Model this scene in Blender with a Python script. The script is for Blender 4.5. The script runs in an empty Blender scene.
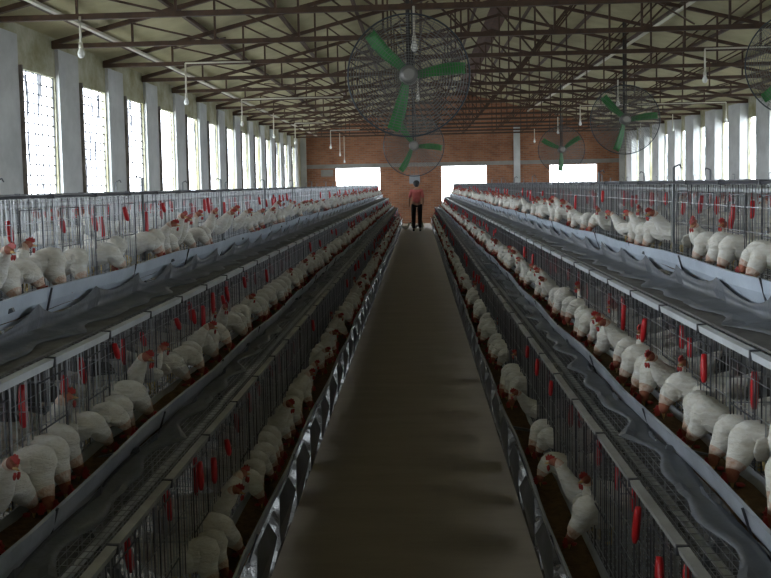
import bpy, math, random
from mathutils import Vector, Matrix
random.seed(7)
sc = bpy.context.scene
COL = sc.collection

# ------------------------------------------------------------------ camera
CAM = Vector((0.075, 0.0, 1.60))
YAW, PITCH, ROLL = math.atan(50/900), math.atan(55/900), math.radians(1.15)
fwd = Vector((-math.sin(YAW)*math.cos(PITCH), math.cos(YAW)*math.cos(PITCH), -math.sin(PITCH)))
rgt = fwd.cross(Vector((0, 0, 1))).normalized()
up = rgt.cross(fwd).normalized()
rgt2 = rgt*math.cos(ROLL) - up*math.sin(ROLL)
up2 = rgt2.cross(fwd).normalized()
cd = bpy.data.cameras.new('camera'); cam = bpy.data.objects.new('camera', cd); COL.objects.link(cam)
cd.sensor_width = 36; cd.lens = 900/771*36
cd.shift_x = 16.5/771; cd.shift_y = -49/771
cd.clip_start = 0.05; cd.clip_end = 400
M = Matrix((rgt2, up2, -fwd)).transposed().to_4x4(); M.translation = CAM
cam.matrix_world = M
sc.camera = cam

# ------------------------------------------------------------------ daylight
w = bpy.data.worlds.new('sky'); sc.world = w; w.use_nodes = True
nt = w.node_tree; bg = nt.nodes['Background']
bg.inputs['Color'].default_value = (0.84, 0.92, 1.0, 1); bg.inputs['Strength'].default_value = 6.0
def portal(name, loc, rot, sx, sy):
    l = bpy.data.lights.new(name, 'AREA'); l.shape = 'RECTANGLE'; l.size = sx; l.size_y = sy
    l.cycles.is_portal = True
    o = bpy.data.objects.new(name, l); COL.objects.link(o); o.location = loc; o.rotation_euler = rot
portal('daylight_left', (-4.95, 17.5, 2.33), (0, -math.pi/2, 0), 1.7, 39)
portal('daylight_right', (8.75, 17.5, 2.33), (0, math.pi/2, 0), 1.7, 39)
sc.view_settings.view_transform = 'Standard'; sc.view_settings.look = 'None'
sc.view_settings.gamma = 1.0; sc.view_settings.use_curve_mapping = False
sc.view_settings.exposure = 1.42
sc.cycles.max_bounces = 10; sc.cycles.diffuse_bounces = 6; sc.cycles.transparent_max_bounces = 16

# ------------------------------------------------------------------ materials
def mat(name, col, rough=0.7, metal=0.0, noise=None, scale=6.0, bump=0.0, col2=None, alpha=1.0, stretch=(1, 1, 1), spec=0.5, trans=0.0):
    m = bpy.data.materials.new(name); m.use_nodes = True
    t = m.node_tree; b = t.nodes['Principled BSDF']
    b.inputs['Roughness'].default_value = rough; b.inputs['Metallic'].default_value = metal
    b.inputs['Specular IOR Level'].default_value = spec
    b.inputs['Base Color'].default_value = (*col, 1); b.inputs['Alpha'].default_value = alpha
    b.inputs['Transmission Weight'].default_value = trans
    if col2 or bump:
        tc = t.nodes.new('ShaderNodeTexCoord'); mp = t.nodes.new('ShaderNodeMapping'); mp.inputs['Scale'].default_value = stretch
        t.links.new(tc.outputs['Object'], mp.inputs['Vector'])
        n = t.nodes.new('ShaderNodeTexNoise'); n.inputs['Scale'].default_value = scale; n.inputs['Detail'].default_value = 5
        n.inputs['Roughness'].default_value = 0.65
        t.links.new(mp.outputs['Vector'], n.inputs['Vector'])
        if col2:
            r = t.nodes.new('ShaderNodeValToRGB'); r.color_ramp.elements[0].position = 0.35; r.color_ramp.elements[1].position = 0.68
            r.color_ramp.elements[0].color = (*col2, 1); r.color_ramp.elements[1].color = (*col, 1)
            t.links.new(n.outputs['Fac'], r.inputs['Fac']); t.links.new(r.outputs['Color'], b.inputs['Base Color'])
        if bump:
            bn = t.nodes.new('ShaderNodeBump'); bn.inputs['Strength'].default_value = bump; bn.inputs['Distance'].default_value = 0.02
            t.links.new(n.outputs['Fac'], bn.inputs['Height']); t.links.new(bn.outputs['Normal'], b.inputs['Normal'])
    return m
m_conc = mat('pillar_concrete', (0.60, 0.61, 0.60), 0.9, col2=(0.44, 0.45, 0.44), scale=1.6, bump=0.2)
m_plaster = mat('stained_plaster', (0.50, 0.49, 0.38), 0.9, col2=(0.26, 0.24, 0.12), scale=2.2, bump=0.3)
m_lint = mat('lintel_concrete', (0.30, 0.29, 0.27), 0.9, col2=(0.22, 0.21, 0.19), scale=2, bump=0.2)
m_walk = mat('walkway_concrete', (0.26, 0.218, 0.165), 0.7, col2=(0.215, 0.178, 0.135), scale=1.4, bump=0.25, stretch=(1, 5, 1))
m_dirt = mat('manure_ground', (0.10, 0.085, 0.06), 0.9, col2=(0.04, 0.035, 0.028), scale=9, bump=0.9)
m_roof = mat('roof_sheet', (0.47, 0.43, 0.25), 0.9, col2=(0.34, 0.305, 0.18), scale=1.1, bump=0.3)
m_truss = mat('rusty_brown_steel', (0.085, 0.043, 0.022), 0.65, 0.0, col2=(0.05, 0.028, 0.016), scale=8)
m_ridge = mat('ridge_timber', (0.13, 0.06, 0.035), 0.8, col2=(0.07, 0.035, 0.022), scale=4)
m_wire = mat('galvanised_wire', (0.40, 0.41, 0.42), 0.35, 0.7)
m_dwire = mat('dark_wire', (0.10, 0.10, 0.11), 0.5, 0.5)
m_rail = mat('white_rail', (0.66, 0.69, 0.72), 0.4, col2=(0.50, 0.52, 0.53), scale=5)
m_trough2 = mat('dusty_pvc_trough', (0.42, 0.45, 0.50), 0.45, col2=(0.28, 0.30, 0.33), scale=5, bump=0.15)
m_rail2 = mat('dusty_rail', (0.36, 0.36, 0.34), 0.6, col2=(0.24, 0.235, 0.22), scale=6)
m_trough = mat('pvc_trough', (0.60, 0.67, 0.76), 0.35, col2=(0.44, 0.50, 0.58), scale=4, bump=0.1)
m_feed = mat('brown_feed', (0.17, 0.095, 0.035), 0.95, col2=(0.08, 0.045, 0.018), scale=30, bump=0.8)
m_tarp = mat('grey_tarp', (0.14, 0.15, 0.17), 0.5, col2=(0.09, 0.095, 0.10), scale=5, bump=0.4)
m_dust = mat('dusty_board', (0.17, 0.165, 0.155), 0.85, col2=(0.10, 0.095, 0.085), scale=8, bump=0.5)
m_stand = mat('stand_steel', (0.20, 0.21, 0.22), 0.5, 0.6)
m_red = mat('red_plastic', (0.50, 0.012, 0.016), 0.4)
m_feather = mat('white_feathers', (0.80, 0.79, 0.75), 0.85, col2=(0.62, 0.58, 0.50), scale=14, bump=0.7, stretch=(1, 1, 3))
m_neck = mat('worn_neck_feathers', (0.74, 0.66, 0.58), 0.9, col2=(0.52, 0.30, 0.20), scale=30, bump=0.7)
m_skin = mat('hen_face_skin', (0.42, 0.15, 0.09), 0.7, col2=(0.25, 0.07, 0.04), scale=40)
m_comb = mat('hen_comb', (0.38, 0.032, 0.026), 0.55)
m_beak = mat('hen_beak', (0.55, 0.36, 0.14), 0.5)
m_leg = mat('hen_leg', (0.55, 0.42, 0.18), 0.7)
m_green = mat('green_fan_blade', (0.035, 0.23, 0.045), 0.45, col2=(0.022, 0.15, 0.035), scale=6)
m_hub = mat('fan_hub_grey', (0.28, 0.27, 0.25), 0.5, 0.4)
m_guard = mat('fan_guard_wire', (0.15, 0.15, 0.145), 0.6, 0.1)
m_rim = mat('fan_rim_dark', (0.05, 0.06, 0.07), 0.5, 0.3)
m_pole = mat('fan_pole', (0.045, 0.04, 0.038), 0.6, 0.3)
m_cond = mat('cream_conduit', (0.60, 0.57, 0.47), 0.6)
m_bulb = mat('bulb_glass', (0.80, 0.80, 0.76), 0.2)
m_post = mat('brown_post', (0.32, 0.28, 0.24), 0.85, col2=(0.12, 0.10, 0.08), scale=5)
m_film = mat('torn_film', (0.50, 0.56, 0.68), 0.5, alpha=0.965)
m_shirt = mat('pink_red_shirt', (0.52, 0.13, 0.12), 0.9, col2=(0.42, 0.10, 0.09), scale=12)
m_trou = mat('black_trousers', (0.012, 0.011, 0.012), 0.9)
m_pskin = mat('person_skin', (0.32, 0.17, 0.11), 0.7)
m_hair = mat('black_hair', (0.008, 0.007, 0.007), 0.7)
m_outg = mat('outside_concrete', (0.62, 0.62, 0.60), 0.9, col2=(0.5, 0.5, 0.49), scale=0.6)
m_board = mat('switch_board', (0.26, 0.28, 0.30), 0.6)
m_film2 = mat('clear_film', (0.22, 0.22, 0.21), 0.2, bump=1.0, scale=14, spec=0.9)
m_frame = mat('galv_frame', (0.26, 0.25, 0.23), 0.5, 0.4)

def brick_mat():
    m = bpy.data.materials.new('red_brick'); m.use_nodes = True; t = m.node_tree; b = t.nodes['Principled BSDF']
    tc = t.nodes.new('ShaderNodeTexCoord'); sp = t.nodes.new('ShaderNodeSeparateXYZ'); cb = t.nodes.new('ShaderNodeCombineXYZ')
    t.links.new(tc.outputs['Object'], sp.inputs[0]); t.links.new(sp.outputs['X'], cb.inputs['X']); t.links.new(sp.outputs['Z'], cb.inputs['Y'])
    br = t.nodes.new('ShaderNodeTexBrick'); br.inputs['Scale'].default_value = 1.0
    br.inputs['Brick Width'].default_value = 0.23; br.inputs['Row Height'].default_value = 0.075; br.inputs['Mortar Size'].default_value = 0.009
    br.inputs['Color1'].default_value = (0.40, 0.17, 0.085, 1); br.inputs['Color2'].default_value = (0.29, 0.115, 0.06, 1)
    br.inputs['Mortar'].default_value = (0.30, 0.22, 0.16, 1)
    t.links.new(cb.outputs[0], br.inputs['Vector'])
    n = t.nodes.new('ShaderNodeTexNoise'); n.inputs['Scale'].default_value = 1.2; n.inputs['Detail'].default_value = 4
    t.links.new(tc.outputs['Object'], n.inputs['Vector'])
    mx = t.nodes.new('ShaderNodeMix'); mx.data_type = 'RGBA'; mx.blend_type = 'MULTIPLY'; mx.inputs['Factor'].default_value = 0.6
    rp = t.nodes.new('ShaderNodeValToRGB'); rp.color_ramp.elements[0].color = (0.45, 0.4, 0.36, 1); rp.color_ramp.elements[0].position = 0.3
    rp.color_ramp.elements[1].position = 0.62
    t.links.new(n.outputs['Fac'], rp.inputs['Fac'])
    t.links.new(br.outputs['Color'], mx.inputs['A']); t.links.new(rp.outputs['Color'], mx.inputs['B'])
    t.links.new(mx.outputs['Result'], b.inputs['Base Color']); b.inputs['Roughness'].default_value = 0.92
    return m
m_brick = brick_mat()

# ------------------------------------------------------------------ mesh helpers
class MB:
    def __init__(s): s.v = []; s.f = []; s.mi = []; s.sm = []
    def face(s, idx, mi=0, sm=False): s.f.append(idx); s.mi.append(mi); s.sm.append(sm)
    def box(s, a, b, mi=0):
        (x0, y0, z0), (x1, y1, z1) = a, b; n = len(s.v)
        s.v += [(x0, y0, z0), (x1, y0, z0), (x1, y1, z0), (x0, y1, z0), (x0, y0, z1), (x1, y0, z1), (x1, y1, z1), (x0, y1, z1)]
        for q in ((0, 3, 2, 1), (4, 5, 6, 7), (0, 1, 5, 4), (1, 2, 6, 5), (2, 3, 7, 6), (3, 0, 4, 7)):
            s.face(tuple(n+i for i in q), mi)
        return s
    def rod(s, p, q, r, k=4, mi=0, r2=None, cap=True, ph=0.0):
        p = Vector(p); q = Vector(q); d = (q-p)
        if d.length < 1e-6: return s
        d.normalize(); a = Vector((0, 0, 1)) if abs(d.z) < 0.9 else Vector((1, 0, 0))
        u = d.cross(a).normalized(); v = d.cross(u).normalized(); n = len(s.v); r2 = r if r2 is None else r2
        for c, rr in ((p, r), (q, r2)):
            for i in range(k):
                t = 2*math.pi*(i+.5)/k+ph; s.v.append(tuple(c+u*math.cos(t)*rr+v*math.sin(t)*rr))
        for i in range(k): s.face((n+i, n+(i+1) % k, n+k+(i+1) % k, n+k+i), mi, k > 5)
        if cap: s.face(tuple(n+i for i in reversed(range(k))), mi); s.face(tuple(n+k+i for i in range(k)), mi)
        return s
    def poly(s, pts, r, k=6, mi=0):
        for a, b in zip(pts, pts[1:]): s.rod(a, b, r, k, mi)
        return s
    def ring(s, c, R, r, axis='Y', n=40, k=4, mi=0, a0=0, a1=2*math.pi, off=0):
        pts = []
        for i in range(n+1):
            t = a0+(a1-a0)*i/n
            pts.append((c[0]+R*math.cos(t), c[1]+off, c[2]+R*math.sin(t)) if axis == 'Y' else (c[0]+R*math.cos(t), c[1]+R*math.sin(t), c[2]+off))
        for a, b in zip(pts, pts[1:]): s.rod(a, b, r, k, mi, cap=False)
        return s
    def loft(s, st, k=10, mis=None, capmi=0):
        """st: list of (centre, half width across, half height along the section's second axis)"""
        n0 = len(s.v); P = [Vector(a[0]) for a in st]
        side = Vector((0, 1, 0))
        for i, (c, a, b) in enumerate(st):
            t = (P[min(i+1, len(P)-1)]-P[max(i-1, 0)]).normalized()
            sd = (side - t*side.dot(t)).normalized(); v = t.cross(sd).normalized()
            for j in range(k):
                th = 2*math.pi*j/k; s.v.append(tuple(P[i]+sd*math.cos(th)*a+v*math.sin(th)*b))
        for i in range(len(st)-1):
            for j in range(k):
                s.face((n0+i*k+j, n0+i*k+(j+1) % k, n0+(i+1)*k+(j+1) % k, n0+(i+1)*k+j), mis[i] if mis else 0, True)
        s.face(tuple(n0+j for j in reversed(range(k))), mis[0] if mis else 0, True)
        s.face(tuple(n0+(len(st)-1)*k+j for j in range(k)), mis[-1] if mis else 0, True)
        return s
    def prism(s, pts, a, b, axis='Y', mi=0, sm=False):
        """closed outline of (u,v), swept along the axis from a to b"""
        n = len(s.v); k = len(pts)
        for t in (a, b):
            for (u, v) in pts:
                s.v.append((u, t, v) if axis == 'Y' else ((t, u, v) if axis == 'X' else (u, v, t)))
        for i in range(k): s.face((n+i, n+(i+1) % k, n+k+(i+1) % k, n+k+i), mi, sm)
        s.face(tuple(n+i for i in reversed(range(k))), mi); s.face(tuple(n+k+i for i in range(k)), mi)
        return s
    def mesh(s, name, mats):
        me = bpy.data.meshes.new(name); me.from_pydata(s.v, [], s.f)
        for m in (mats if isinstance(mats, (list, tuple)) else [mats]): me.materials.append(m)
        me.polygons.foreach_set('material_index', s.mi); me.polygons.foreach_set('use_smooth', s.sm)
        me.update(); return me
    def build(s, name, mats, parent=None, **kw):
        return link(name, s.mesh(name, mats), parent, **kw)
def link(name, me, parent=None, loc=None, rz=None, label=None, cat=None, group=None, kind=None):
    o = bpy.data.objects.new(name, me); COL.objects.link(o)
    if parent: o.parent = parent
    if loc is not None: o.location = loc
    if rz is not None: o.rotation_euler = (0, 0, rz)
    if label: o['label'] = label
    if cat: o['category'] = cat
    if group: o['group'] = group
    if kind: o['kind'] = kind
    return o
def copy_tree(o, parent=None):
    c = o.copy(); COL.objects.link(c); c.parent = parent
    for ch in list(o.children): copy_tree(ch, c)
    return c
def retag(o, label, group=None, loc=None, rz=None, scale=None):
    o['label'] = label
    if group: o['group'] = group
    if loc is not None: o.location = loc
    if rz is not None: o.rotation_euler = (0, 0, rz)
    if scale is not None: o.scale = scale
    return o
ORD = ['nearest', 'second', 'third', 'fourth', 'fifth', 'sixth', 'seventh', 'eighth', 'ninth', 'tenth', 'eleventh', 'twelfth', 'thirteenth',
       'fourteenth', 'fifteenth', 'sixteenth', 'seventeenth', 'eighteenth', 'nineteenth', 'twentieth', 'twenty-first', 'twenty-second',
       'twenty-third', 'twenty-fourth', 'twenty-fifth']

# ------------------------------------------------------------------ building shell
XL, XR, YB, YE = -4.72, 8.42, -3.0, 37.0
EAVE, RIDX, SL = 3.50, 1.85, 0.25
RIDZ = EAVE + (RIDX-XL)*SL
BAY, T0 = 1.93, 11.74
S = dict(kind='structure')
MB().box((XL-.3, YB-.3, -.30), (XR+.3, YE+.3, -.12)).build('floor', m_dirt, **S)
MB().box((-.555, YB, -.118), (.555, YE, 0)).build('path', m_walk, **S)
MB().box((XL, YB, -.118), (-3.15, YE, 0)).build('path', m_walk, **S)
MB().box((3.15, YB, -.118), (4.3, YE, 0)).build('path', m_walk, **S)
MB().box((-60, -40, -.5), (70, 90, -.32)).build('ground', m_outg, **S)

SILL, HEAD, WW = 1.55, 3.10, 1.22     # window opening
def zs(): return [T0 + BAY*k for k in range(-7, 13)]
pil = [z + 0.46 for z in zs()]         # pillar centres
wins = [(a+BAY/2) for a in pil[:-1]]
def side_wall(name, x0, x1, WW):
    b = MB(); b.box((x0, YB, -.12), (x1, YE, SILL)); b.box((x0, YB, HEAD), (x1, YE, EAVE+.25))
    for a, c in zip([YB]+[wc+WW/2 for wc in wins], [wc-WW/2 for wc in wins]+[YE]): b.box((x0, a, SILL), (x1, c, HEAD))
    return b.build(name, m_plaster, **S)
side_wall('wall_left', XL-.07, XL, 1.18); side_wall('wall_right', XR, XR+.07, .98)
MB().box((XL-.07, YB-.2, -.12), (XR+.07, YB, 6)).build('wall_near', m_plaster, **S)
for z in pil:
    MB().prism([(XL-.01, z-.35), (XL+.05, z-.35), (XL+.05, z+.35), (XL-.01, z+.35)], -.12, EAVE-.02, 'Z').build('pillar', m_conc, **S)
    MB().prism([(XR+.01, z-.45), (XR-.20, z-.42), (XR-.20, z+.42), (XR+.01, z+.45)], -.12, EAVE-.02, 'Z').build('pillar', m_conc, **S)
# whitewashed ledge along the sills
MB().box((XL, YB, SILL-.07), (XL+.10, YE, SILL)).build('trim_1', m_conc, **S)
MB().box((XR-.10, YB, SILL-.07), (XR, YE, SILL)).build('trim_2', m_conc, **S)
wn = 1
for sgn, x in ((-1, XL-.04), (1, XR+.04)):
    WW = 1.18 if sgn < 0 else .98
    for i, wc in enumerate(wins):
        if wc < 3: continue
        b = MB()
        for j in range(7): 
            y = wc-WW/2+WW*j/6; b.rod((x, y, SILL), (x+random.uniform(-.02, .02), y+random.uniform(-.02, .02), HEAD), .011 if i < 9 else .006)
        for j in range(13):
            z = SILL+(HEAD-SILL)*j/12; b.rod((x, wc-WW/2, z+random.uniform(-.01, .01)), (x, wc+WW/2, z+random.uniform(-.01, .01)), .010 if i < 9 else .006)
        o = b.build('window_%d' % wn, m_dwire, **S); wn += 1
        ya = wc-WW/2; MB().box((x-sgn*.035, ya-.02, SILL), (x-sgn*.13, ya+.02, HEAD+.02)).build('frame_post', m_post, o)
        # torn plastic film hanging in strips inside the opening
        for q in range(random.choice((2, 2, 3))):
            y0 = wc + random.uniform(-.42, .32); wd = random.uniform(.04, .12); f = MB(); pts = []
            amp = random.uniform(-.12, .12); zt = HEAD-random.uniform(0, .1); zb = SILL+random.uniform(0, .5)
            for j in range(13):
                t = j/12; z = zt+(zb-zt)*t; yy = y0+amp*t*t; ww2 = wd*(1-.55*t)*(.8+.3*math.sin(7*t+q))
                yy = min(max(yy, wc-WW/2+.02), wc+WW/2-.02-ww2)
                xx = x - sgn*(.04+.02*math.sin(5*t+q)); f.v += [(xx, yy, z), (xx+.012, yy+ww2/2, z), (xx, yy+ww2, z)]
            for j in range(12):
                for e in range(2): f.face((3*j+e, 3*j+e+1, 3*j+e+4, 3*j+e+3), 0, True)
            f.build('torn_film', m_film, o)

# end wall: brick with three openings, band of concrete, column
openings = [(-3.30, -1.48, 0.9, 2.30), (1.05, 2.88, 0.0, 2.30), (5.42, 7.33, 1.2, 2.26)]
b = MB(); zt = 2.30
xs = [XL]
for (a, c, z0, z1) in openings:
    b.box((xs[-1], YE, -.12), (a, YE+.24, 2.30)); xs.append(c)
    if z0 > 0: b.box((a, YE, -.12), (c, YE+.24, z0))
    if z1 < 2.30: b.box((a, YE, z1), (c, YE+.24, 2.30))
b.box((xs[-1], YE, -.12), (XR, YE+.24, 2.30))
b.prism([(XL-.07, 2.30), (XR+.07, 2.30), (XR+.07, EAVE+.13), (RIDX, RIDZ+.15), (XL-.07, EAVE+.13)], YE, YE+.24)
b.build('wall_end', m_brick, **S)
MB().box((XL, YE-.05, 2.31), (XR, YE-.002, 2.47)).build('beam', m_lint, **S)
for x in (4.1, XL+.1, XR-.1): MB().box((x-.13, YE-.10, -.12), (x+.13, YE-.055, 3.9)).build('column', m_conc, **S)

# roof
b = MB(); e = .45
b.prism([(XL-e, EAVE-e*SL+.13), (RIDX-.22, RIDZ-.22*SL+.13), (RIDX-.22, RIDZ-.22*SL+.19), (XL-e, EAVE-e*SL+.19)], YB-.2, YE+.4)
b.prism([(RIDX+.22, RIDZ-.22*SL+.13), (XR+e, EAVE-e*SL+.13), (XR+e, EAVE-e*SL+.19), (RIDX+.22, RIDZ-.22*SL+.19)], YB-.2, YE+.4)
b.build('ceiling', m_roof, **S)
MB().prism([(RIDX-.34, RIDZ+.05), (RIDX, RIDZ+.13), (RIDX+.34, RIDZ+.05), (RIDX+.34, RIDZ+.24), (RIDX, RIDZ+.32), (RIDX-.34, RIDZ+.24)], YB-.2, YE+.4).build('ceiling_ridge', m_ridge, **S)
def rz(x): return EAVE + (x-XL)*SL if x < RIDX else EAVE + (XR-x)*SL*(RIDX-XL)/(XR-RIDX)
npl = 1
for i in range(12):
    x = XL+.5+i*1.1
    if abs(x-RIDX) < .3: continue
    MB().box((x-.025, YB, rz(x)+.062), (x+.025, YE, rz(x)+.118)).build('beam', m_truss, **S)
# bright purlins
for x in (-4.05, 4.55):
    MB().box((x-.03, 5, rz(x)-.035), (x+.03, YE, rz(x)+.0)).build('conduit_pipe', m_cond, label='pale pipe running under the %s roof slope past every truss' % ('left' if x < 0 else 'right'), cat='pipe')

# ------------------------------------------------------------------ trusses
def make_truss():
    r = link('roof_truss', None, cat='roof truss')
    c = .028
    MB().box((XL+.02, -c, EAVE-.03), (XR-.02, c, EAVE+.03)).build('bottom_chord', m_truss, r)
    for (xa, xb) in ((XL+.02, RIDX), (XR-.02, RIDX)):
        za = EAVE+.03; zb = RIDZ
        b = MB(); b.prism([(xa, za-.02), (xb, zb-.03), (xb, zb+.03), (xa, za+.04)] if xa < xb else [(xb, zb-.03), (xa, za-.02), (xa, za+.04), (xb, zb+.03)], -c, c)
        b.build('top_chord', m_truss, r)
    n = 6
    for (xa, sg) in ((XL, 1), (XR, -1)):
        w_ = abs(RIDX-xa)/n
        for i in range(1, n+1):
            x = xa+sg*w_*i; z = rz(x)
            if not (i == n and sg < 0): MB().rod((x, 0, EAVE), (x, 0, z), .019).build('web_member', m_truss, r)
            if i >= 1 and i < n:
                x2 = xa+sg*w_*(i+1)
                MB().rod((x, .01, z), (x2, .01, EAVE), .017).build('web_member', m_truss, r)
    return r
tr0 = make_truss(); ti = 0
for k in range(-3, 13):
    o = tr0 if k == -3 else copy_tree(tr0)
    if k < -1: retag(o, 'brown steel roof truss overhead, above the upper edge of the picture', 'brown roof trusses overhead', (0, T0+BAY*k, 0))
    else:
        retag(o, 'brown steel roof truss, %s whose bottom chord is in view' % ORD[ti], 'brown roof trusses', (0, T0+BAY*k, 0)); ti += 1
# sway rods between trusses
sway = MB()
for i, (xa, k) in enumerate(((-2.4, 0), (-.9, 1), (3.6, 0), (5.4, 1), (-2.0, 3), (4.2, 4), (1.0, 2), (6.4, 3), (-3.1, 5), (2.8, 6))):
    za = T0+BAY*k
    MB().rod((xa, za, EAVE+.05), (xa+1.2*(1 if i % 2 else -1), za+BAY, rz(xa+1.2*(1 if i % 2 else -1))-.05), .014).build('sway_rod', m_truss,
        label='thin brown bracing rod slanting between two roof trusses', cat='bracing rod', group='bracing rods between the trusses')

# ------------------------------------------------------------------ cage tiers
U = 1.93                      # length of one cage unit
CY0, NU = 0.9, 17             # start and number of units
CY1 = CY0+U*NU
# (lip x, lip z, front x, floor z, rail z, depth)
TIERS = {'lower': (.525, .35, .69, .27, .73, .36), 'middle': (.845, .80, 1.03, .72, 1.10, .36), 'upper': (1.24, 1.25, 1.41, 1.18, 1.58, .385)}
# --- cage unit, local: aisle side is +x, front plane at x=0, floor z=0, runs y 0..U
def make_cage(h, d, tn):
    top = tn == 'upper'
    r = link('hen_cage', None, cat='cage')
    b = MB(); n = 60
    for i in range(n):
        y = U*(i+.5)/n; z0 = .0 if i % 4 else 0
        b.rod((0, y, 0), (0, y, h-.01), .0021 if i % 4 else .0028, 3, cap=False)
    for z in (.045, .20, .30): b.rod((.002, 0, z), (.002, U, z), .0018, 3)
    b.mi = [1 if (i//3) % 5 in (1, 3) else 0 for i in range(len(b.mi))]
    b.build('front_wires', [m_wire, m_dwire], r)
    for i in range(5):
        b = MB(); y = U*(i+.12)/5
        for (yy) in (y, y+.20): b.rod((.008, yy, .02), (.008, yy, h-.05), .0026, 4)
        b.rod((.008, y, .19), (.008, y+.2, .19), .0026, 4); b.rod((.008, y, h-.05), (.008, y+.2, h-.05), .0026, 4)
        b.build('door', m_dwire, r, label='darker wire door')
    b = MB(); dr = .16 if tn == 'lower' else d; nr_ = 9 if tn == 'lower' else 18
    for i in range(nr_): b.rod((-dr*i/(nr_-1), 0, h), (-dr*i/(nr_-1), U, h), .0014, 3, cap=False)
    for i in range(50): b.rod((0, U*i/49, h), (-dr, U*i/49, h), .0012, 3, cap=False)
    b.build('roof_mesh', m_wire, r)
    b = MB()
    for i in range(15): b.rod((-d*i/14, 0, .02), (-d*i/14, U, .02), .0014, 3, cap=False)
    for i in range(39): b.rod((0, U*i/38, .018), (-d, U*i/38, .045), .0012, 3, cap=False)
    b.build('wire_floor', m_wire, r)
    for i in range(6):
        y = min(U*i/5+.004, U-.004); b = MB()
        for j in range(11): b.rod((-.005-(d-.01)*j/10, y, .02), (-.005-(d-.01)*j/10, y, h-.01), .0016, 3, cap=False)
        for z in (.1, .18, .26, .34): b.rod((-.003, y, z), (-d, y, z), .0014, 3, cap=False)
        b.build('partition', m_wire, r)
    b = MB()
    rr = .020
    lo_ = {'upper': .004, 'middle': .016, 'lower': .010}[tn]
    b.prism([(-.006, h-lo_), (.016, h-lo_-.002), (.020, h+.005), (-.006, h+.007)], 0, U)
    for i in range(4): b.box((-.008, U*(i+.5)/4-.004, h-lo_-.005), (.023, U*(i+.5)/4+.004, h+.010), 1)
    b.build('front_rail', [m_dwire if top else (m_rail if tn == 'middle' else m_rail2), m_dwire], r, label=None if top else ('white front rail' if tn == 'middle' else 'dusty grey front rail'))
    b = MB(); b.rod((-.075, 0, h-.035), (-.075, U, h-.035), .011, 6); b.build('water_pipe', m_rail, r)
    return r
def drinker_mesh(v):
    b = MB(); L = (.10, .13, .085)[v]; t = (.015, -.02, .03)[v]
    b.loft([((0, 0, 0), .009, .009), ((.002, t*.2, -.02), .018, .010), ((.004, t*.5, -L*.5), .021, .011), ((.006, t*.9, -L*.85), .017, .010), ((.007, t, -L), .007, .006)], 6)
    return b.mesh('drinker', m_red)
DR = [drinker_mesh(i) for i in range(3)]
def dress(r, h):
    y = random.uniform(.02, .2)
    while y < U-.05:
        o = link('drinker', DR[random.randrange(3)], r, loc=(random.choice((-.03, -.03, .012)), y, h-.045-random.uniform(0, .06)), label='red plastic drinker')
        o.scale = (1, random.uniform(.55, 1.1), random.uniform(.6, 1.1)); y += random.choice((.10, .22, .30, .38, .5))
base = {}
for tn, (lx, lz, fx, fz, rzv, d) in TIERS.items():
    base[tn] = make_cage(rzv-fz, d, tn)
used = {}
def put_cage(tn, x, y, z, rz_, label, group, red=True):
    o = copy_tree(base[tn])
    retag(o, label, group, (x, y, z), rz_)
    if red: dress(o, TIERS[tn][4]-TIERS[tn][3])
    return o
for sgn, sname in ((-1, 'left'), (1, 'right')):
    for tn, (lx, lz, fx, fz, rzv, d) in TIERS.items():
        k0 = 1 if tn == 'upper' else 0
        for k in range(k0, NU):
            # left block: aisle is towards +x (rz 0); right block: aisle towards -x (rz pi)
            if sgn < 0: loc, rot = (-fx, CY0+U*k, fz), 0
            else: loc, rot = (fx, CY0+U*(k+1), fz), math.pi
            put_cage(tn, loc[0], loc[1], loc[2], rot, 'wire hen cage of the %s tier on the %s, %s from the camera' % (tn, sname, 'first' if k == k0 else ORD[k-k0]),
                     'cages of the %s tier on the %s' % (tn, sname))
    # cages facing the outer aisle, back to back with the upper tier
    lx, lz, fx, fz, rzv, d = TIERS['upper']
    for k in range(1, NU):
        if sgn < 0: loc, rot = (-3.6+fx, CY0+U*(k+1), fz), math.pi
        else: loc, rot = (3.6-fx, CY0+U*k, fz), 0
        put_cage('upper', *loc, rot, 'wire cage backing onto the %s upper tier, facing the outer aisle' % sname,
                 'cages facing the outer aisle behind the %s upper tier' % sname)
# the next battery beyond, on the right
for k in range(3, NU):
    put_cage('upper', 5.55, CY0+U*(k+1), 1.13, math.pi, 'wire cage on the far right battery, seen beyond the right upper tier', 'cages of the far right battery')
for r in base.values():
    for ch in list(r.children): bpy.data.objects.remove(ch)
    bpy.data.objects.remove(r)

# --- stands (A-frames)
def make_stand():
    r = link('cage_stand', None, cat='cage stand')   # local x=0 at centre of block
    for s in (-1, 1):
        MB().rod((s*1.12, 0, -.12), (s*.44, 0, 1.10), .018).build('leg', m_stand, r)
        MB().rod((s*.40, 0, -.12), (s*.40, 0, 1.66), .008).build('post', m_stand, r)
        MB().rod((s*.40, 0, 1.16), (s*.56, 0, 1.22), .010).build('arm', m_stand, r)
        MB().rod((s*.70, 0, .70), (s*.96, 0, .76), .010).build('arm', m_stand, r)
        MB().rod((s*1.0, 0, .25), (s*1.27, 0, .30), .010).build('arm', m_stand, r)
        b = MB(); b.poly([(s*.40, 0, 1.66), (s*.37, 0, 1.675), (s*.36, 0, 1.655)], .004); b.build('hook', m_dwire, r)
    MB().rod((-1.10, 0, .24), (1.10, 0, .24), .014).build('cross_bar', m_stand, r)
    MB().rod((-.8, 0, .69), (.8, 0, .69), .014).build('cross_bar', m_stand, r)
    MB().rod((-.42, 0, 1.16), (.42, 0, 1.16), .014).build('cross_bar', m_stand, r)
    return r
st0 = make_stand(); first = True
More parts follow.
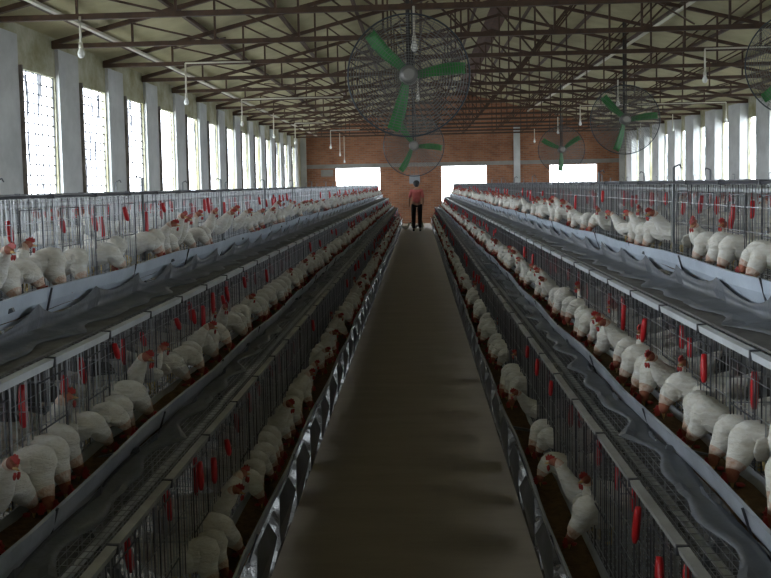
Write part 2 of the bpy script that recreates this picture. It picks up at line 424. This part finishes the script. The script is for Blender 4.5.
for sgn, sname in ((-1, 'left'), (1, 'right')):
    for k in range(NU+1):
        o = st0 if first else copy_tree(st0); first = False
        retag(o, 'grey steel A-frame stand of the %s battery, %s from the camera' % (sname, ORD[k] if k else 'first'), 'A-frame stands of the %s battery' % sname, (sgn*1.8, CY0+U*k, 0))
for k in range(3, NU+1):
    retag(copy_tree(st0), 'grey steel stand carrying the far right battery', 'stands of the far right battery', (5.95, CY0+U*k, -.0))

# --- feed troughs, tarps, dusty boards
def trough(sgn, sname, tn, cx=0.0, mirror=False):
    lx, lz, fx, fz, rzv, d = TIERS[tn]
    g = -sgn if not mirror else sgn                     # direction of the aisle
    X = (lambda x: sgn*x) if not mirror else (lambda x: sgn*(3.6-x))
    wdt = fx-lx; y0, y1 = (CY0-.3, CY1+.1)
    prof = [(lx, lz), (lx+.012, lz-.05), (lx+.045, lz-.105), (lx+.10, lz-.12), (fx-.03, lz-.10), (fx-.012, lz-.05)]
    inner = [(fx-.018, lz-.05), (fx-.034, lz-.093), (lx+.10, lz-.112), (lx+.05, lz-.098), (lx+.020, lz-.048), (lx+.009, lz+.001)]
    if tn == 'middle':      # shallower: it sits on the roof of the lower tier
        prof = [(x, lz+(z-lz)*.92) for x, z in prof]; inner = [(x, lz+(z-lz)*.92+.002) for x, z in inner]
    fd = .068 if tn == 'middle' else .074
    b = MB(); N = 70; n = len(prof)+len(inner); ring_ = prof+inner
    for i in range(N+1):
        y = y0+(y1-y0)*i/N; sag = .006*math.sin(i*1.7+sgn)+.004*math.sin(i*.45+len(tn))
        for (x, z) in ring_: b.v.append((X(x+sag*.8), y, z+sag))
    for i in range(N):
        for j in range(n): b.face((i*n+j, i*n+(j+1) % n, (i+1)*n+(j+1) % n, (i+1)*n+j), 0)
    b.face(tuple(range(n))); b.face(tuple(N*n+j for j in reversed(range(n))))
    where = 'the %s tier on the %s' % (tn, sname) if not mirror else 'the outer side of the %s upper tier' % sname
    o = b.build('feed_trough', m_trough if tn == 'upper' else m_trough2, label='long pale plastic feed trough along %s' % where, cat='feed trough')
    # joints
    bj = MB(); bj.rod((X(lx-.004), 0, lz+.006), (X(lx+.036), .03, lz-(.098 if tn == 'middle' else .108)), .0045, 4); cm = bj.mesh('trough_clip', m_dwire); y = y0+.6
    while y < y1-.2 and not mirror:
        link('trough_clip', cm, o, loc=(0, y, 0), label='dark wire clip'); y += U/2
    # feed: rough brown layer
    f = MB(); N2 = 260
    for i in range(N2+1):
        y = y0+.02+(y1-y0-.04)*i/N2
        for j in range(5):
            x = lx+.028+(wdt-.055)*j/4; f.v.append((X(x), y, lz-fd+random.uniform(-.005, .007)))
    for i in range(N2):
        for j in range(4): f.face((i*5+j, i*5+j+1, i*5+j+6, i*5+j+5), 0, True)
    f.build('feed', m_feed, o, label='brown mash in the trough')
for sgn, sname in ((-1, 'left'), (1, 'right')):
    for tn in TIERS: trough(sgn, sname, tn)
    trough(sgn, sname, 'upper', mirror=True)

PIT = 0.55
def tarp(sgn, sname, tn):
    """sheet clipped to the trough at points, sagging between, draped on the cage roof below"""
    lx, lz, fx, fz, rzv, d = TIERS[tn]
    below = {'upper': 'middle', 'middle': 'lower'}[tn]
    bx, bz = TIERS[below][2], TIERS[below][4]
    b = MB(); per = 10; y = CY0-.1; n = int((CY1-y)/PIT); cols = 7
    for i in range(n*per+1):
        t = (i % per)/per; yy = y+PIT*i/per
        s = abs(math.sin(math.pi*t))**.8*(.75+.25*math.sin(i//per*2.3))        # 0 at clips
        cusp = 1-s
        top = (lx-.012+.030*s, lz-.035-.075*s)
        mid = (lx+.0+.03*s, lz-.12-.01*s)
        low = (bx+(.055 if tn == 'upper' else .06)+.02*math.sin(i*.9)+.05*s, bz+.016)
        pts = [top, (top[0]*.5+mid[0]*.5-.006*cusp, top[1]*.5+mid[1]*.5), mid,
               (mid[0]*.7+low[0]*.3+.01, mid[1]*.6+low[1]*.4), (mid[0]*.45+low[0]*.55, mid[1]*.3+low[1]*.7-.003), (mid[0]*.2+low[0]*.8, low[1]+.008), low]
        for (x, z) in pts: b.v.append((sgn*x, yy, max(z, bz+.012)))
    for i in range(n*per):
        for j in range(cols-1): b.face((i*cols+j, i*cols+j+1, (i+1)*cols+j+1, (i+1)*cols+j), 0, (i % per) not in (0, per-1))
    o = b.build('tarp', m_tarp, label='grey plastic sheet sagging in scallops below the %s trough on the %s' % (tn, sname), cat='plastic sheet')
    md = o.modifiers.new('thick', 'SOLIDIFY'); md.thickness = .002
    # dusty strip lying on the roof of the tier below, behind its white rail
    if tn == 'upper':
        q = MB(); q.box((bx+.03, CY0, bz+.002), (bx+.20, CY1, bz+.010))
        q.v = [(sgn*x, yy, z) for x, yy, z in q.v]
        q.build('droppings_board', m_dust, label='dusty grey droppings board on the %s roof of the middle tier' % sname, cat='board')
for sgn, sname in ((-1, 'left'), (1, 'right')):
    for tn in ('upper', 'middle'): tarp(sgn, sname, tn)
    # pointed flaps hanging from the lowest trough to the walkway edge
    first = None
    n = int((CY1-CY0)/PIT)
    for i in range(n):
        if first is None:
            b = MB(); lx, lz = TIERS['lower'][0], TIERS['lower'][1]
            b.v = [(.02, -.13, -.09), (.02, .13, -.09), (.004, .26, -.20), (.028, .07, -.345), (.028, -.07, -.345), (.004, -.26, -.20)]
            b.v = [(v[0], v[1], v[2]) for v in b.v]
            b.face((0, 1, 2, 5)); b.face((5, 2, 3, 4))
            me = b.mesh('hanging_flap', m_tarp); first = me
        y = CY0+PIT*(i+.5)
        o = link('hanging_flap', first, loc=(sgn*(TIERS['lower'][0]), y, TIERS['lower'][1]), cat='plastic flap',
                 label='small grey pointed flap under the lowest trough, along the %s walkway edge' % sname, group='grey flaps along the %s walkway edge' % sname)
        o.scale = (sgn, random.uniform(.85, 1.1), random.uniform(.9, 1.02)); md = o.modifiers.new('thick', 'SOLIDIFY'); md.thickness = .002
    # crumpled clear plastic beside the walkway
    b = MB(); N = 420; y0 = CY0
    for i in range(N+1):
        for j in range(5):
            b.v.append((sgn*(.585+.055*j), y0+(CY1-y0)*i/N, -.095+random.uniform(0, .055)))
    for i in range(N):
        for j in range(4): b.face((i*5+j, i*5+j+1, i*5+j+6, i*5+j+5))
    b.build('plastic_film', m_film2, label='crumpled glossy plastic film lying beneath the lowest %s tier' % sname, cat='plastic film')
    # back sheets behind the lower tiers
    for tn in ('lower', 'middle'):
        lx, lz, fx, fz, rzv, d = TIERS[tn]
        q = MB(); q.box((fx+d+.012, CY0, fz-.02), (fx+d+.018, CY1, rzv-.02)); q.v = [(sgn*x, yy, z) for x, yy, z in q.v]
        q.build('back_sheet', m_dust, label='grey sheet closing the back of the %s tier on the %s' % (tn, sname), cat='board')

# ------------------------------------------------------------------ hens (local +x = out of the cage, z=0 at the cage floor, x=0 at the wires)
def comb_mb(h, d, up_, split=False):
    """h head centre, d forward, up_ up"""
    b = MB(); h = Vector(h); d = Vector(d).normalized(); u = Vector(up_).normalized(); s = d.cross(u)
    pts = [(-.020, .010), (-.026, .024), (-.014, .028), (-.010, .036), (-.002, .030), (.004, .038), (.010, .028), (.017, .031), (.018, .014), (.0, .010)]
    n = len(b.v)
    for w_ in (-.0035, .0035):
        for (a, c) in pts: b.v.append(tuple(h+d*a+u*c*1.1+s*w_))
    k = len(pts)
    for i in range(k): b.face((i, (i+1) % k, k+(i+1) % k, k+i))
    b.face(tuple(reversed(range(k)))); b.face(tuple(k+i for i in range(k)))
    wt = []
    for w_ in (-1, 1):                       # wattles
        c = h+d*.016-u*.013+s*w_*.007
        q_ = MB() if split else b
        if split: wt.append(q_)
        q_.loft([(c, .004, .005), (c-u*.014, .007, .006), (c-u*.024, .003, .003)], 6)
    return (b, wt) if split else b
def hen_variant(path, head_dir, head_up, k=14, q=3):
    """path: stations from tail to head"""
    nb = len(path); end = path[-2:]; mis = []
    for i in range((nb-1)*q):
        mis.append(2 if i >= (nb-4)*q+(1 if q > 1 else 0) else (1 if i >= (nb-5)*q else 0))
    path = spline(path, q) if q > 1 else path
    b = MB(); rs = random.Random(3)
    path = [((c[0], c[1], c[2]), a*(1+rs.uniform(-.05, .05)*(i < len(path)-3*q)), d_*(1+rs.uniform(-.04, .04))) for i, (c, a, d_) in enumerate(path)]
    b.loft(path, k, mis)
    path = end
    # folded wings as low swellings
    for s in (-1, 1):
        b.loft([((-.235, s*.050, .165), .006, .010), ((-.17, s*.070, .158), .014, .040), ((-.10, s*.074, .150), .017, .052), ((-.03, s*.062, .152), .012, .038), ((.0, s*.045, .155), .004, .012)], 7)
    body = b.mesh('hen_body', [m_feather, m_neck, m_skin])
    h = Vector(path[-2][0]); comb = comb_mb(h, head_dir, head_up).mesh('comb', m_comb)
    cs, ws = comb_mb(h, head_dir, head_up, True); cs = cs.mesh('comb', m_comb); ws = [q_.mesh('wattle', m_comb) for q_ in ws]
    d = Vector(head_dir).normalized(); bk = MB(); p = Vector(path[-1][0])
    bk.rod(p-d*.006, p+d*.022, .008, 6, r2=.0015); beak = bk.mesh('beak', m_beak)
    legs = []
    for s in (-1, 1):
        l = MB(); l.rod((-.10, s*.03, .095), (-.085, s*.03, .055), .010, 6, r2=.006); l.rod((-.085, s*.03, .055), (-.092, s*.03, .024), .0055, 6)
        for a in (-.5, 0, .5): l.rod((-.092, s*.03, .024), (-.092+.03*math.cos(a), s*.03+.03*math.sin(a), .021), .003, 4)
        legs.append(l.mesh('leg', m_leg))
    return body, comb, beak, legs, cs, ws
BODY = [((-.285, 0, .225), .008, .010), ((-.25, 0, .205), .028, .022), ((-.20, 0, .168), .052, .044), ((-.13, 0, .140), .066, .060), ((-.06, 0, .140), .066, .062)]
def down(side, reach=.0, dz=0., arch=0.):
    reach -= .045
    return (BODY + [((.0, 0, .158+arch*.5), .058, .058), ((.034, side*.1, .160+arch), .053, .050), ((.066+reach*.6, side*.3, .143+arch*.6), .048, .045), ((.090+reach, side*.6, .118+dz), .041, .040),
             ((.106+reach, side*.9, .092+dz), .032, .034), ((.117+reach, side, .072+dz), .022, .024), ((.122+reach, side*1.2, .056+dz), .0175, .020), ((.123+reach, side*1.25, .040+dz), .013, .015), ((.123+reach, side*1.27, .030+dz), .005, .006)],
            (-.05, side*.8, -1), (1, 0, -.05))
def fwdh(side, up_=0.):
    return (BODY + [((.0, 0, .170), .050, .052), ((.034, side*.1, .206+up_*.4), .040, .040), ((.056, side*.3, .236+up_*.8), .030, .031), ((.070, side*.5, .256+up_), .022, .023),
             ((.080, side*.6, .266+up_), .019, .021), ((.096, side*.9, .268+up_), .018, .019), ((.110, side*1.2, .262+up_), .012, .013), ((.116, side*1.35, .259+up_), .005, .006)],
            (1, side*12, -.25), (.2, 0, 1))
def inside(side):
    return ([((-.345, 0, .21), .008, .010), ((-.31, 0, .195), .028, .022), ((-.26, 0, .165), .052, .044), ((-.20, 0, .145), .066, .060), ((-.13, 0, .150), .064, .060),
             ((-.080, 0, .185), .046, .046), ((-.060, side*.1, .225), .034, .036), ((-.050, side*.3, .258), .024, .026), ((-.045, side*.5, .274), .019, .021),
             ((-.030, side*.9, .284), .018, .019), ((-.018, side*1.1, .280), .012, .013), ((-.010, side*1.25, .277), .005, .006)], (1, side*10, -.15), (.1, 0, 1))
def spline(path, q):
    out = []
    for i in range(len(path)-1):
        p = [path[max(i-1, 0)], path[i], path[i+1], path[min(i+2, len(path)-1)]]
        for j in range(q):
            t = j/q; c = []
            A = [list(e_[0])+[e_[1], e_[2]] for e_ in p]
            for m_ in range(5):
                a0, a1, a2, a3 = (A[n][m_] for n in range(4))
                c.append(.5*(2*a1+(a2-a0)*t+(2*a0-5*a1+4*a2-a3)*t*t+(3*a1-a0-3*a2+a3)*t**3))
            out.append(((c[0], c[1], c[2]), max(c[3], .004), max(c[4], .004)))
    return out+[path[-1]]
SPEC = [down(0), down(.05, .01), down(-.045, -.008, 0, .02), fwdh(.03), fwdh(-.035, .03), inside(.03), down(.02, .015, .03, .012)]
POSE = ['with its head down in the feed', 'reaching its neck down into the trough', 'with its head down in the feed', 'stretching its head out over the trough',
        'stretching its head out over the trough', 'standing upright inside the wires', 'reaching its neck down into the trough']
HV = [hen_variant(*s) for s in SPEC]
LOWV = [hen_variant(*s, k=7, q=1) for s in SPEC]

rows = []
W = {'lower': (5, 3, 3, 1, 1, 1, 4), 'middle': (5, 4, 4, 1.2, 1.2, 1, 4), 'upper': (3, 2, 2, 2.5, 2.5, 1.5, 2)}
for sgn, sname in ((-1, 'left'), (1, 'right')):
    for tn, (lx, lz, fx, fz, rzv, d) in TIERS.items():
        y = 1.75 if tn == 'middle' else 2.85
        if tn == 'lower' and sgn > 0: y = 3.2
        while y < CY1-.15:
            v = random.choices(range(7), W[tn])[0]
            rows.append((y, sgn, sname, tn, v, fx, fz))
            step = random.uniform(.102, .142)
            gap = {('lower', 1): .34, ('upper', -1): .22, ('upper', 1): .17}.get((tn, sgn), .07)
            y += step + (random.uniform(.12, .42) if random.random() < gap else 0)
        # a crowd density as in the photograph
rows.sort(key=lambda r: r[0])
near, far = rows[:300], rows[300:]
cnt = {}
def hen_xf(y, sgn, fx, fz):
    rot = (0 if sgn < 0 else math.pi) + random.gauss(0, .30)
    s = random.uniform(.74, .90)
    return Vector((sgn*(fx-.030+random.uniform(-.02, .025)), y, fz+.0)), rot, s
for n_, (y, sgn, sname, tn, v, fx, fz) in enumerate(near):
    key = (sgn, tn); c = cnt.get(key, 0); cnt[key] = c+1
    loc, rot, s = hen_xf(y, sgn, fx, fz)
    body, comb, beak, legs, cs, ws = HV[v]
    if c < 25:
        lab = 'white hen %s, %s along the %s %s tier' % (POSE[v], 'first' if c == 0 else ORD[c], sname, tn)
    else:
        lab = 'white hen further down the %s %s tier, beyond the first twenty-five' % (sname, tn)
    r = link('hen', body, loc=loc, rz=rot, label=lab, cat='hen', group='white hens along the %s tier on the %s' % (tn, sname)); r.scale = (s, s, s)
    if y < 12:
        co = link('comb', cs, r, label='red comb')
        for q_ in ws: link('wattle', q_, co)
    else: link('comb', comb, r, label='red comb and wattles')
    if y < 9.5: link('beak', beak, r)
    if y < 6.0:
        for l in legs: link('leg', l, r)
# the rest, too many to single out
allm = MB()
def addmesh(me, loc, rot, s, off):
    n = len(allm.v); ca, sa = math.cos(rot)*s, math.sin(rot)*s
    for v_ in me.vertices:
        x, y, z = v_.co; allm.v.append((loc.x+x*ca-y*sa, loc.y+x*sa+y*ca, loc.z+z*s))
    for p in me.polygons: allm.face(tuple(n+i for i in p.vertices), off+p.material_index, p.use_smooth)
for (y, sgn, sname, tn, v, fx, fz) in far:
    loc, rot, s = hen_xf(y, sgn, fx, fz); addmesh(LOWV[v][0], loc, rot, s, 0); addmesh(LOWV[v][1], loc, rot, s, 3)
for sgn in (-1, 1):                      # hens in the cages that face the outer aisles
    y = 3.3
    while y < CY1-.2:
        if random.random() < .6:
            v = random.choice((3, 4, 5, 5, 0)); loc = Vector((sgn*(3.6-1.41), y, 1.18))
            addmesh(LOWV[v][0], loc, math.pi if sgn < 0 else 0, 1, 0); addmesh(LOWV[v][1], loc, math.pi if sgn < 0 else 0, 1, 3)
        y += random.uniform(.16, .3)
allm.build('hens', [m_feather, m_neck, m_skin, m_comb], label='mass of white hens receding in the tiers towards the brick end wall', cat='hens', kind='stuff')

# ------------------------------------------------------------------ fans
def make_fan():
    r = link('fan', None, cat='fan')     # origin at hub; axis along Y
    R = .65
    for sy, nm in ((-.12, 'front_guard'), (.13, 'rear_guard')):
        b = MB()
        nr = 22
        for i in range(3, nr): 
            rr = R*i/nr; off = sy*(1-(rr/R)**4)
            b.ring((0, 0, 0), rr, .0029, n=36, k=3, off=off)
        for i in range(40):
            t = 2*math.pi*i/40; pts = []
            for j in range(7):
                q = .09+(R-.09)*j/6; pts.append((q*math.cos(t), sy*(1-(q/R)**4), q*math.sin(t)))
            b.poly(pts, .0027, 3)
        b.build(nm, m_guard, r)
    b = MB(); b.ring((0, 0, 0), R, .010, n=48, k=6); b.build('rim', m_rim, r)
    b = MB()
    b.rod((0, -.09, 0), (0, .06, 0), .10, 20); b.rod((0, -.13, 0), (0, -.09, 0), .055, 16, r2=.10)
    b.build('hub', m_hub, r)
    b = MB(); b.rod((0, .06, 0), (0, .22, 0), .075, 14); b.build('motor', m_pole, r)
    for a in BL:
        b = MB(); t = math.radians(a); n = 9
        for i in range(n):
            q = .085+(.60-.085)*i/(n-1); w_ = .050+.024*math.sin(math.pi*i/(n-1)*.8); tw = math.radians(38-20*i/(n-1)); cv = .07*math.sin(math.pi*.55*i/(n-1))
            for e in (-1, -.4, .4, 1):
                px = q; pz = e*w_*math.cos(tw)+cv; py = -.02+e*w_*math.sin(tw)+.010*(1-e*e)
                b.v.append((px*math.cos(t)-pz*math.sin(t), py, px*math.sin(t)+pz*math.cos(t)))
        for i in range(n-1):
            for j in range(3): b.face((i*4+j, i*4+j+1, i*4+j+5, i*4+j+4), 0, True)
        o = b.build('blade', m_green, r); md = o.modifiers.new('thick', 'SOLIDIFY'); md.thickness = .006
    return r
BL = (126, -1, 246)
f0 = make_fan()
def hang(o, top, z):
    b = MB(); b.rod((0, .10, .08), (0, .10, top-z), .024, 8); b.rod((.045, .10, -.10 if top > 9 else .0), (.045, .10, top-z), .010, 6)
    b.rod((0, .10, .66), (0, .0, .66), .012, 6)
    b.build('hanger_pole', m_pole, o)
fans = [(-.005, 9.71, 2.76, 'large green-bladed fan hanging over the walkway, nearest of all fans', 0, 1.0),
        (.0, 19.36, 2.42, 'green-bladed fan over the walkway, half hidden behind the large nearest fan', .2, 1.0),
        (4.02, 17.43, 2.74, 'green-bladed fan with three bright blades in front of the right windows', 0, 1.0),
        (4.04, 25.15, 2.47, 'smaller looking green-bladed fan in front of the far right wall opening', 1.75, .98),
        (4.85, 11.64, 3.0, 'fan cut off by the right edge of the picture', .5, 1.0)]
for i, (x, y, z, lab, rot, s) in enumerate(fans):
    o = f0 if i == 0 else copy_tree(f0)
    retag(o, lab, 'green-bladed hanging fans', (x, y, z))
for i, o in enumerate([o for o in COL.objects if o.name.split('.')[0] == 'fan']):
    x, y, z, lab, rot, s = fans[i]
    o.rotation_euler = (0, 0, random.uniform(-.1, .1)); top = rz(x)+.0
    if rot:
        for ch in o.children:
            if ch.name.startswith('blade'): ch.rotation_euler = (0, rot, 0)
    hang(o, top, z)
    o.scale = (s, s, s)

# ------------------------------------------------------------------ bulbs on drop conduits
def bulb(x, y, z, arm, lab, zt=EAVE+.0):
    y = T0+BAY*round((y-T0)/BAY)-.04
    r = link('pendant_bulb', None, loc=(x, y, z), cat='light bulb', label=lab, group='bulbs on drop conduits')
    b = MB(); b.rod((0, 0, .07), (0, 0, zt-z), .013, 6); 
    if arm: b.rod((0, 0, zt-z), (arm, 0, zt-z+.0), .013, 6)
    b.build('conduit', m_cond, r)
    b = MB(); b.rod((0, 0, .03), (0, 0, .085), .026, 10, r2=.020); b.build('socket', m_cond, r)
    b = MB(); b.loft([((0, 0, .035), .018, .018), ((0, 0, .01), .024, .024), ((0, 0, -.02), .036, .036), ((0, 0, -.045), .038, .038), ((0, 0, -.070), .028, .028), ((0, 0, -.082), .010, .010)], 12)
    b.build('bulb', m_bulb, r)
for i, (x, y, arm) in enumerate(((-3.58, 9.9, 0), (-3.42, 14.0, 1.0), (-3.7, 19.0, 2.2), (-3.63, 23.4, 0), (-3.6, 27.4, .9))):
    bulb(x, y, (3.13, 2.95, 3.0, 2.93, 2.95)[i], arm, 'pale bulb on a drop pipe near the left windows, %s in its row' % ORD[i])
for i, (x, y, arm) in enumerate(((.06, 8.9, 0), (.1, 14.9, 0))):
    bulb(x, y, 3.10, arm, 'pale bulb on a pipe over the walkway, %s' % ('in front of the large fan' if i == 0 else 'seen through the large fan guard'))
for i, (x, y, arm) in enumerate(((4.32, 13.6, 3.2), (3.9, 17.1, 0), (4.22, 23.4, 1.2), (4.25, 28.0, 0), (4.3, 32.4, 0))):
    bulb(x, y, 3.08, arm, 'pale bulb on a drop pipe over the right battery, %s of its row' % ORD[i])
for i, (x, y, arm) in enumerate(((7.85, 22.5, -2.2), (7.6, 26.8, 0), (7.6, 31.4, 0))):
    bulb(x, y, 3.08, arm, 'pale bulb on a drop pipe near the right windows, %s in its row' % ORD[i])
for i, (x, y, z) in enumerate(((-2.9, 30.4, 2.95), (-2.75, 33.0, 2.75), (-2.75, 35.6, 2.55))):
    bulb(x, y, z, 1.0 if i == 0 else 0, 'pale bulb hanging low before the brick end wall, %s of three' % ('nearest', 'middle', 'farthest')[i])

# ------------------------------------------------------------------ end wall fittings
b = MB(); b.box((-.28, YE-.06, 1.62), (.16, YE-.003, 1.98)); o = b.build('switch_board', m_board, cat='board', label='small grey board on the brick end wall above the person')
b = MB(); b.box((-3.9, YE-.03, 1.98), (-3.4, YE-.003, 2.26)); b.build('wall_vent', m_lint, cat='vent', label='small grey blocked vent in the brick left of the left opening')
for (x0, nm) in ((1.62, 'left'), (2.28, 'right')):
    b = MB(); b.poly([(x0, 39.5, 0), (x0, 39.5, 2.02), (x0+.18, 39.5, 2.08), (x0+.18, 39.5, 1.75)], .022, 6)
    b.build('bent_pipe', m_stand, cat='pipe', label='grey bent pipe standing outside the opening right of the person, the %s one' % nm)
for (x0, nm) in ((-2.45, 'left'), (-1.78, 'right')):
    b = MB(); b.poly([(x0, 39.5, 0), (x0, 39.5, 1.98), (x0-.1, 39.5, 2.04)], .022, 6)
    b.build('bent_pipe', m_stand, cat='pipe', label='grey pipe standing outside the opening left of the person, the %s one' % nm)

# ------------------------------------------------------------------ person
def skin(name, verts, edges, radii, m, parent, root=0, lvl=1):
    me = bpy.data.meshes.new(name); me.from_pydata(verts, edges, []); me.materials.append(m)
    o = bpy.data.objects.new(name, me); COL.objects.link(o); o.parent = parent
    md = o.modifiers.new('skin', 'SKIN'); md.use_smooth_shade = True
    for i, r in enumerate(radii):
        d = me.skin_vertices[0].data[i]; d.radius = r if isinstance(r, tuple) else (r, r); d.use_root = (i == root)
    s = o.modifiers.new('sub', 'SUBSURF'); s.levels = lvl; s.render_levels = lvl+1
    return o
PX, PY = .02, 30.6
P = link('person', None, loc=(PX, PY, 0), cat='person', label='person in a pink-red shirt and black trousers walking away down the walkway')
# local: +y is the walking direction
J = [(0, 0, .92), (0, 0, 1.10), (0, .0, 1.28), (0, .01, 1.40), (0, .02, 1.47), (0, .025, 1.54), (0, .02, 1.62),      # 0-6 spine head
     (-.10, 0, .86), (-.11, .05, .48), (-.11, -.02, .08), (-.115, .09, .03),                                           # 7-10 left leg
     (.10, 0, .86), (.105, -.02, .47), (.10, -.16, .10), (.105, -.06, .03),                                            # 11-14 right leg
     (-.16, 0, 1.38), (-.235, -.02, 1.12), (-.25, .06, .88), (-.25, .08, .81),                                         # 15-18 left arm
     (.16, 0, 1.38), (.225, .03, 1.12), (.20, .12, .90), (.19, .15, .83)]
E = [(0, 1), (1, 2), (2, 3), (3, 4), (4, 5), (5, 6), (0, 7), (7, 8), (8, 9), (9, 10), (0, 11), (11, 12), (12, 13), (13, 14), (3, 15), (15, 16), (16, 17), (17, 18), (3, 19), (19, 20), (20, 21), (21, 22)]
Rr = [(.13, .09), (.12, .085), (.14, .09), (.10, .07), .048, (.07, .085), (.068, .085), .085, .055, .037, .035, .085, .055, .037, .035, .052, .038, .028, .024, .052, .038, .028, .024]
skin('body', J, E, Rr, m_pskin, P)
# shirt, trousers
si = [0, 1, 2, 3, 15, 16, 19, 20]; mp = {j: i for i, j in enumerate(si)}
sj = [(J[j][0]*1.0, J[j][1], J[j][2]-(.03 if j == 0 else 0)) for j in si]
skin('shirt', sj, [(mp[a], mp[b]) for a, b in E if a in mp and b in mp], [(.155, .115), (.145, .11), (.165, .115), (.12, .09), .070, .056, .070, .056], m_shirt, P)
ti_ = [0, 7, 8, 9, 11, 12, 13]; mp = {j: i for i, j in enumerate(ti_)}
skin('trousers', [(J[j][0], J[j][1], J[j][2]+(.06 if j == 0 else 0)) for j in ti_], [(mp[a], mp[b]) for a, b in E if a in mp and b in mp], [(.15, .11), .105, .080, .060, .105, .080, .060], m_trou, P)
b = MB(); b.loft([((0, .015, 1.72), .02, .02), ((0, .012, 1.715), .06, .07), ((0, .005, 1.66), .092, .108), ((0, -.006, 1.60), .094, .105), ((0, -.02, 1.54), .078, .075), ((0, -.03, 1.50), .05, .045)], 14)
b.v = [(x, y, z) for x, y, z in b.v]; b.build('hair', m_hair, P)
for s, (fx_, fy_) in ((-1, (-.115, .05)), (1, (.105, -.10))):
    b = MB(); b.loft([((fx_, fy_-.10, .04), .030, .03), ((fx_, fy_-.04, .045), .042, .04), ((fx_, fy_+.06, .035), .048, .032), ((fx_, fy_+.14, .022), .032, .018)], 10)
    # loft's across axis is y here, so lay it along x
    b.build('shoe', m_trou, P)
    hx = -.25 if s < 0 else .19; hy = .08 if s < 0 else .15; hz = .81 if s < 0 else .83
    for f_ in range(4):
        q = MB(); yy = hy-.022+.015*f_; L = (.060, .072, .066, .05)[f_]
        q.rod((hx, yy, hz+.01), (hx, yy, hz-L*.6), .0085, 6, r2=.008); q.rod((hx, yy, hz-L*.6), (hx-.012*s, yy+.01, hz-L), .008, 6, r2=.006); q.build('finger', m_pskin, P)
    q = MB(); q.rod((hx, hy+.02, hz+.02), (hx-.012*s, hy+.05, hz-.015), .010, 6, r2=.008); q.build('thumb', m_pskin, P)
# white hens loose near the person's feet
for i, (x, y, rr) in enumerate(((-.30, 31.0, .6), (-.14, 31.5, 2.6), (.20, 31.3, -1.2))):
    r = link('hen', HV[4][0], loc=(x, y, -.018), rz=rr, cat='hen', label='white hen loose on the walkway by the person, %s of three' % ('leftmost', 'middle', 'rightmost')[i], group='loose hens on the walkway')
    link('comb', HV[4][1], r); [link('leg', l, r) for l in HV[4][3]]
